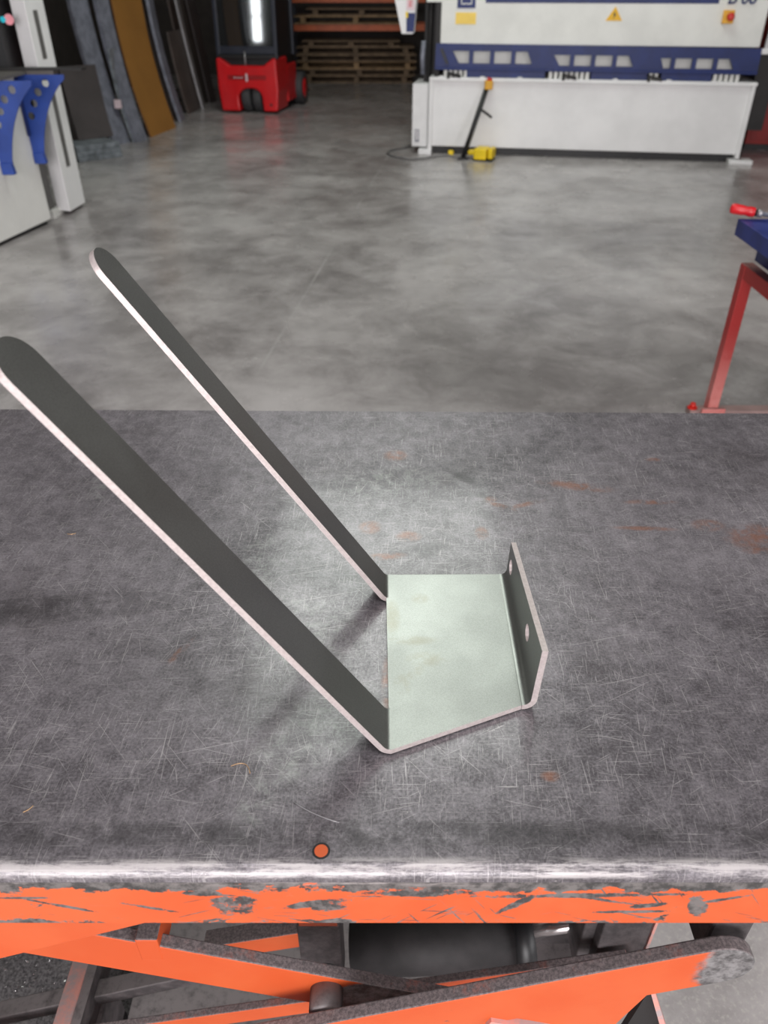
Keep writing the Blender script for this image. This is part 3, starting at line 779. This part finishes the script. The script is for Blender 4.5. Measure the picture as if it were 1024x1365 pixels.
# ------------------------------------------------------------------ pallet rack and pallets at the back
rk = thing('pallet_rack', 'orange-beamed pallet rack at the dark back of the hall', 'rack', (-.5, 17.6, 0))
M_UPR = plain('rack_upright_blue', rgb(34, 38, 52), .5)
for x in (-1.80, .86):
    b = MB(); b.box((x-.05, 17.05, 0), (x+.05, 17.15, 3.4)); b.build('upright', M_UPR, rk)
    b = MB(); b.box((x-.05, 18.1, 0), (x+.05, 18.2, 3.4)); b.build('upright', M_UPR, rk)
    b = MB()
    for z in np.arange(.3, 3.2, .6): b.hexa([(x-.02, 17.1, z), (x+.02, 17.1, z), (x+.02, 17.1, z+.04), (x-.02, 17.1, z+.04), (x-.02, 18.15, z+.4), (x+.02, 18.15, z+.4), (x+.02, 18.15, z+.44), (x-.02, 18.15, z+.44)])
    b.build('brace', M_UPR, rk)
for z in (.855, 1.30, 2.4):
    for y in (17.04, 18.12):
        b = MB(); b.box((-1.76, y, z), (.82, y+.05, z+.105)); b.build('beam', M_ORBEAM, rk)
def pallet(x0, x1, y0, z, h, m, lab, n_blocks=3, dep=.95):
    o = thing('wooden_pallet', lab, 'pallet', ((x0+x1)/2, y0+dep/2, z), 0, 'stacked wooden pallets on the rack')
    t_ = .022
    b = MB()
    for k_ in range(7):
        b.box((x0, y0+k_*(dep-.1)/6, z+h-t_), (x1, y0+.1+k_*(dep-.1)/6, z+h))
    b.build('top_boards', m, o)
    b = MB()
    for k_ in range(3):
        b.box((x0, y0+k_*(dep-.1)/2, z), (x1, y0+.1+k_*(dep-.1)/2, z+t_))
    b.build('bottom_boards', m, o)
    for k_ in range(n_blocks):
        xx = x0+.12+(x1-x0-.34)*k_/(n_blocks-1)
        b = MB(); b.box((xx, y0+.02, z+t_), (xx+.10, y0+dep-.02, z+h-t_)); b.build('stringer', m, o)
rows = [(-1.62, .56, .00, .125, M_WOOD2), (-1.55, .60, .125, .11, M_WOOD2), (-1.68, .62, .235, .125, M_WOOD), (-1.68, .62, .36, .115, M_WOOD2),
        (-1.66, .58, .475, .125, M_WOOD2), (-1.55, .30, .60, .10, M_WOOD2)]
names = ['lowest pallet, standing on the floor under the rack', 'second pallet up from the floor in the rack stack', 'third pallet up from the floor, paler wood than its neighbours',
         'fourth pallet up from the floor in the rack stack', 'wide pallet second from the top of the floor stack', 'shorter pallet on top of the floor stack, under the orange beam']
for (x0, x1, z, h, m), lab in zip(rows, names):
    pallet(x0, x1, 17.0+random.uniform(-.03, .03), z, h, m, lab)
pallet(-1.68, .62, 17.0, .962, .135, M_WOOD, 'wide wooden pallet lying directly on the lower orange rack beam')
pallet(-1.45, .62, 17.02, 1.097, .115, M_WOOD2, 'wooden pallet on top of the one on the lower orange beam')

# ------------------------------------------------------------------ machine on the left with blue support arms
fm = thing('folding_machine', 'white machine at the left edge with blue perforated support arms', 'metalworking machine', (-3.2, 6.4, 0))
def fxl(y): return -2.736-.196*(6.574-y)
b = MB(); ya, yb_ = 4.6, 6.574
b.hexa([(fxl(ya)-.9, ya, .03), (fxl(ya), ya, .03), (fxl(yb_), yb_, .03), (fxl(yb_)-.9, yb_, .03), (fxl(ya)-.9, ya, 1.06), (fxl(ya), ya, 1.06), (fxl(yb_), yb_, 1.06), (fxl(yb_)-.9, yb_, 1.06)])
b.build('body', plain('machine_cream_paint', rgb(218, 217, 213), .45, 0, .05, 2), fm, bevel=.008)
b = MB(); b.hexa([(fxl(ya)-.85, ya+.05, 0), (fxl(ya)-.03, ya+.05, 0), (fxl(yb_)-.03, yb_-.03, 0), (fxl(yb_)-.85, yb_-.03, 0), (fxl(ya)-.85, ya+.05, .03), (fxl(ya)-.03, ya+.05, .03), (fxl(yb_)-.03, yb_-.03, .03), (fxl(yb_)-.85, yb_-.03, .03)]); b.build('plinth', M_BLACK, fm)
# column
cA, cB, cC = gz(78, 285), gz(95, 287), gz(115, 275)
colp = [(cA.x, cA.y), (cB.x, cB.y), (cC.x, cC.y), (cA.x+cC.x-cB.x, cA.y+cC.y-cB.y)]
b = MB(); b.xy(colp, .03, 2.4); b.build('column', M_SWHITE2, fm, bevel=.006)
def colside(t, off=0.0):
    a, c_ = Vector((cB.x, cB.y)), Vector((cC.x, cC.y))
    nn = Vector(((c_-a).y, -(c_-a).x)).normalized()
    return a.lerp(c_, t)+nn*off
M_SLOT = plain('slot_grey', rgb(96, 94, 92), .6)
for z0, z1 in ((.36, .92), (1.14, 1.46)):
    b = MB(); p, q = colside(.34, -.002), colside(.56, -.002); p2, q2 = colside(.34, .003), colside(.56, .003)
    b.hexa([(p.x, p.y, z0), (p2.x, p2.y, z0), (q2.x, q2.y, z0), (q.x, q.y, z0), (p.x, p.y, z1), (p2.x, p2.y, z1), (q2.x, q2.y, z1), (q.x, q.y, z1)]); b.build('slot', M_SLOT, fm)
b = MB(); b.box((-2.87, 6.72, 0), (-2.76, 6.92, .06)); b.build('column_foot', M_SWHITE, fm)
b = MB(); b.box((-3.3, 6.60, .05), (-2.80, 6.85, 1.06)); b.build('rear_body', M_SLOT, fm)
# dark sheet rest on the arms
b = MB(); b.box((-3.9, 6.56, 1.03), (-2.46, 6.66, 1.095)); b.build('sheet_rest', plain('sheet_rest_steel', rgb(104, 99, 95), .5, .2), fm, bevel=.002)
b = MB(); b.box((-3.9, 6.08, 1.072), (-2.66, 6.56, 1.092)); b.build('rest_plate', plain('rest_plate_steel', rgb(100, 96, 93), .5, .2), fm)
b = MB(); b.box((-3.9, 6.54, 1.098), (-2.24, 6.66, 1.11)); b.build('rest_edge', M_DARK, fm)
b = MB(); b.box((-3.9, 6.70, 1.10), (-2.84, 7.2, 2.3)); b.build('dark_opening', M_BLACK, fm)  # black box stands in for the dark inside of the machine opening
s0 = gy(6, 26, 6.69)
b = MB(); b.cyl((s0.x+.03, 6.70, s0.z), (s0.x+.03, 6.695, s0.z), .035, 20); b.build('round_sticker', M_PINKSTK, fm)
b = MB(); b.cyl((s0.x-.012, 6.696, s0.z), (s0.x-.012, 6.690, s0.z), .02, 14); b.build('sticker_spot', M_CYAN, fm)
def blue_arm(y, lab):
    x0 = fxl(y); r_ = []
    top_z = 1.07
    # outline: along the top to the tip, then a concave sweep down to the foot
    curve = []
    tip = (x0+.36, top_z-.03)
    foot = (x0+.085, .52)
    for t in np.linspace(0, 1, 14):
        # quadratic sweep hugging the face
        cx_, cz_ = x0+.15, top_z-.20
        px_ = (1-t)**2*tip[0]+2*t*(1-t)*cx_+t*t*foot[0]
        pz_ = (1-t)**2*tip[1]+2*t*(1-t)*cz_+t*t*foot[1]
        curve.append((px_, pz_))
    pts = [(x0-.16, top_z), (x0+.365, top_z)] + curve + [(x0-.02, .50), (x0-.02, .60), (x0-.16, .80)]
    holes = [circle(x0+a, z, .027, 14) for a, z in ((.215, 1.015), (.145, .955), (.095, .88), (.055, .795))]
    b = MB(); b.xz(pts, y-.006, y+.006, holes)
    o = b.build('support_arm', M_BLUE, fm)
    o['label'] = lab
    b = MB(); b.hexa([(x0+.0, y-.02, .46), (x0+.09, y-.02, .46), (x0+.09, y+.03, .46), (x0+.0, y+.03, .46), (x0-.0, y-.02, .54), (x0+.08, y-.02, .54), (x0+.08, y+.03, .54), (x0-.0, y+.03, .54)])
    b.build('arm_foot', M_BLUE, o, bevel=.004)
    b = MB(); b.box((x0+.0, y-.03, .66), (x0+.02, y+.035, 1.06)); b.build('arm_flange', M_SBLUE, o)
blue_arm(6.12, 'nearer blue arm with round holes')
blue_arm(6.54, 'farther blue arm with round holes')

# ------------------------------------------------------------------ sheets and profiles leaning on the left wall
def lean(px0, py0, px1, py1, length, thick, m, name, lab, cat, k=.135, bow=.03, z0=0.0, group='sheets and profiles leaning on the left wall', tilt=0.0, dx=0.0, m2=None):
    A, B = gz(px0, py0, z0), gz(px1, py1, z0)
    A.x += dx; B.x += dx
    d = (B-A); d.z = 0
    nrm = Vector((d.y, -d.x, 0)).normalized()        # towards the hall
    b = MB(); rows_ = []
    for s_ in np.linspace(0, 1, 9):
        back = -nrm*((k-.035)*length*s_ + 1.7*bow*4*s_*(1-s_)) + Vector((0, tilt*length*s_, length*s_*.99))
        off = nrm*thick
        rows_.append([b.bm.verts.new(A+back+off), b.bm.verts.new(B+back+off), b.bm.verts.new(B+back), b.bm.verts.new(A+back)])
    for p, q in zip(rows_, rows_[1:]):
        for i in range(4):
            j = (i+1) % 4
            f = b.bm.faces.new((p[i], p[j], q[j], q[i])); f.material_index = 0 if (i == 0 or m2 is None) else 1
    b.bm.faces.new(list(reversed(rows_[0]))); b.bm.faces.new(rows_[-1])
    return tag(b.build(name, [m] if m2 is None else [m, m2]), lab, cat, group)
lean(104, 187, 150, 181, .72, .02, M_DSHEET, 'steel_sheet', 'dark steel sheet standing on the low bar stack beside the white machine', 'steel sheet', z0=.16, bow=.01, k=.2)
lean(88, 198, 106, 195, .95, .02, M_DSHEET, 'steel_sheet', 'narrow dark sheet just right of the white column', 'steel sheet', dx=-.10, k=.2)
lean(128, 196, 152, 190, 2.5, .03, M_DSHEET, 'steel_sheet', 'tall dark sheet standing behind the short one on the bar stack', 'steel sheet', dx=-.44, k=.11, bow=.06)
lean(149, 194, 170, 189, 2.6, .05, M_GALV, 'metal_profile', 'wide blue-grey profile just left of the narrower ones by the cardboard', 'metal profile', k=.13, bow=.08)
lean(171, 190, 177, 187, 1.0, .03, M_GALV2, 'metal_bar', 'short blue-grey bar standing between the two tall profiles', 'metal profile', k=.15, bow=.02, dx=.05)
lean(178, 190, 192, 186, 2.6, .05, M_GALV, 'metal_profile', 'blue-grey profile directly left of the cardboard sheet', 'metal profile', k=.11, bow=.07)
lean(200, 183, 233, 170, 2.3, .02, M_CARD, 'cardboard_sheet', 'tall brown cardboard sheet leaning among the metal sheets', 'cardboard', k=.11, bow=.075, m2=M_CARDE)
lean(236, 162, 241, 158, 2.2, .04, M_GALV, 'metal_profile', 'thin grey profile directly right of the cardboard sheet', 'metal profile', k=.13, dx=.02, bow=.05)
lean(242, 159, 249, 153, 2.4, .03, M_BSHEET, 'steel_sheet', 'narrow brown strip right of the thin grey profile by the cardboard', 'steel sheet', k=.13, dx=-.10, bow=.05)
lean(247, 152, 262, 145, 1.05, .03, M_BSHEET, 'steel_sheet', 'short brown sheet with flat top, right of the cardboard', 'steel sheet', k=.18, bow=.01, dx=.03)
lean(243, 154, 250, 150, 2.3, .05, M_ALU, 'metal_profile', 'pale grey tube standing behind the short brown sheet', 'metal profile', k=.13, dx=-.16, bow=.04)
lean(262, 145, 265, 143, 2.4, .03, M_ALU, 'steel_rod', 'bright thin rod leaning right of the short brown sheet', 'metal rod', k=.16, bow=.02, dx=.08)
lean(265, 143, 288, 134, 2.3, .03, M_BSHEET, 'steel_sheet', 'broad dark brown sheet leaning nearest the forklift', 'steel sheet', k=.14, bow=.03, dx=-.09)
lean(276, 138, 284, 135, 1.5, .03, M_DSHEET, 'steel_sheet', 'narrow dark strip in front of the broad sheet beside the forklift', 'steel sheet', k=.17, bow=.0, dx=.03)
# tape on the profiles
q = gy(158, 138, 10.35)
b = MB(); b.box((q.x-.045, q.y-.02, q.z-.05), (q.x+.03, q.y+.02, q.z+.04)); tag(b.build('tape_piece', M_LABEL), 'pale crumpled tape stuck on the blue-grey profiles', 'tape')
# low stack of bars
def bars():
    A, B = gz(106, 217, 0), gz(164, 209, 0)
    d = (B-A); nrm = Vector((-d.y, d.x, 0)).normalized()
    lay = 0
    for lay in range(3):
        z = lay*.053
        sh_ = .012*lay
        P = [A-nrm*-.0+nrm*sh_, B+nrm*sh_, B+nrm*.42, A+nrm*.42]
        b = MB(); b.hexa([(p.x, p.y, z) for p in P]+[(p.x, p.y, z+.051) for p in P])
        tag(b.build('metal_bar', M_GALV2, bevel=.004), ['lowest grey galvanised bar of the low stack by the white column', 'middle grey galvanised bar of the low stack by the white column', 'topmost grey galvanised bar of the low stack, under the dark sheet'][lay], 'metal bar', 'low stack of galvanised bars')
bars()

# ------------------------------------------------------------------ trestle workbench at the right edge
ts = thing('workbench', 'blue-topped workbench on worn red trestle legs at the right edge', 'workbench', (1.9, 2.5, 0))
def leg(x, y):
    b = MB(); b.box((x-.024, y-.024, 0), (x+.024, y+.024, .69)); b.build('leg', M_WRED, ts, bevel=.003)
leg(1.497, 3.17); leg(2.4, 3.17); leg(1.497, 1.6); leg(2.4, 1.6)
b = MB(); b.box((1.475, 1.6, .635), (1.522, 3.19, .692)); b.build('top_rail', M_WRED, ts, bevel=.003)
b = MB(); b.box((2.376, 1.6, .635), (2.424, 3.19, .692)); b.build('top_rail', M_WRED, ts, bevel=.003)
b = MB(); b.box((1.40, 3.15, .0), (2.45, 3.21, .03)); b.build('foot_rail', plain('dusty_red_steel', rgb(150, 124, 120), .6), ts, bevel=.003)
b = MB(); b.box((1.445, 3.13, .0), (1.55, 3.145, .05)); b.build('foot_plate', M_WRED, ts, bevel=.002)
q = gz(928, 551, .03)
b = MB(); b.cyl((q.x, 3.18, .03), (q.x, 3.18, .055), .012, 10); b.cyl((q.x, 3.18, .028), (q.x, 3.18, .036), .022, 10); b.build('bolt', M_REDBTN, ts)
b = MB(); b.box((1.408, 1.5, .806), (2.5, 3.178, .868)); b.build('bench_top', M_TBLUE, ts, bevel=.003)
b = MB(); b.box((1.535, 1.6, .692), (2.42, 3.215, .806)); b.build('under_frame', plain('deep_blue_paint', rgb(26, 36, 92), .45), ts, bevel=.003)
cl = thing('bar_clamp', 'red-handled bar clamp lying on the blue workbench', 'clamp', (1.44, 3.18, .868))
h0 = Vector((1.378, 3.205, .9025)); h1 = Vector((1.458, 3.165, .8955)); dd = (h1-h0).normalized()
b = MB(); b.lathe([(.006, 0), (.017, .004), (.020, .014), (.019, .045), (.0165, .060), (.0195, .075), (.018, .092), (.012, .096)], h0, dd, 18); b.build('handle', plain('red_clamp_handle', rgb(206, 32, 40), .3), cl)
b = MB(); b.cyl(h0+dd*.096, h0+dd*.104, .013, 16); b.build('collar', M_BLACK, cl)
b = MB(); b.cyl(h0+dd*.104, h0+dd*.122, .0145, 16); b.build('ferrule', M_ALU, cl)
b = MB(); b.cyl(h0+dd*.122, h0+dd*.34, .008, 12); b.box((1.58, 3.0, .8695), (1.605, 3.12, .905)); b.build('spindle', M_GALV, cl)

# swarf glinting on the dirty floor under the table
b = MB()
for i in range(420):
    p = Vector((random.uniform(-.95, -.60), random.uniform(.58, .98), .0015))
    s_ = random.uniform(.0008, .0028)
    R_ = Matrix.Translation(p) @ Matrix.Rotation(random.uniform(0, 3), 4, Vector((random.random(), random.random(), random.random()+.2)))
    b.hexa([R_ @ Vector((x*s_, y*s_*.6, z*s_*.3)) for x, y, z in ((-1, -1, -1), (1, -1, -1), (1, 1, -1), (-1, 1, -1), (-1, -1, 1), (1, -1, 1), (1, 1, 1), (-1, 1, 1))])
tag(b.build('metal_swarf', M_CHROME), 'glinting metal swarf scattered on the dark floor under the table', 'swarf', None, 'stuff')
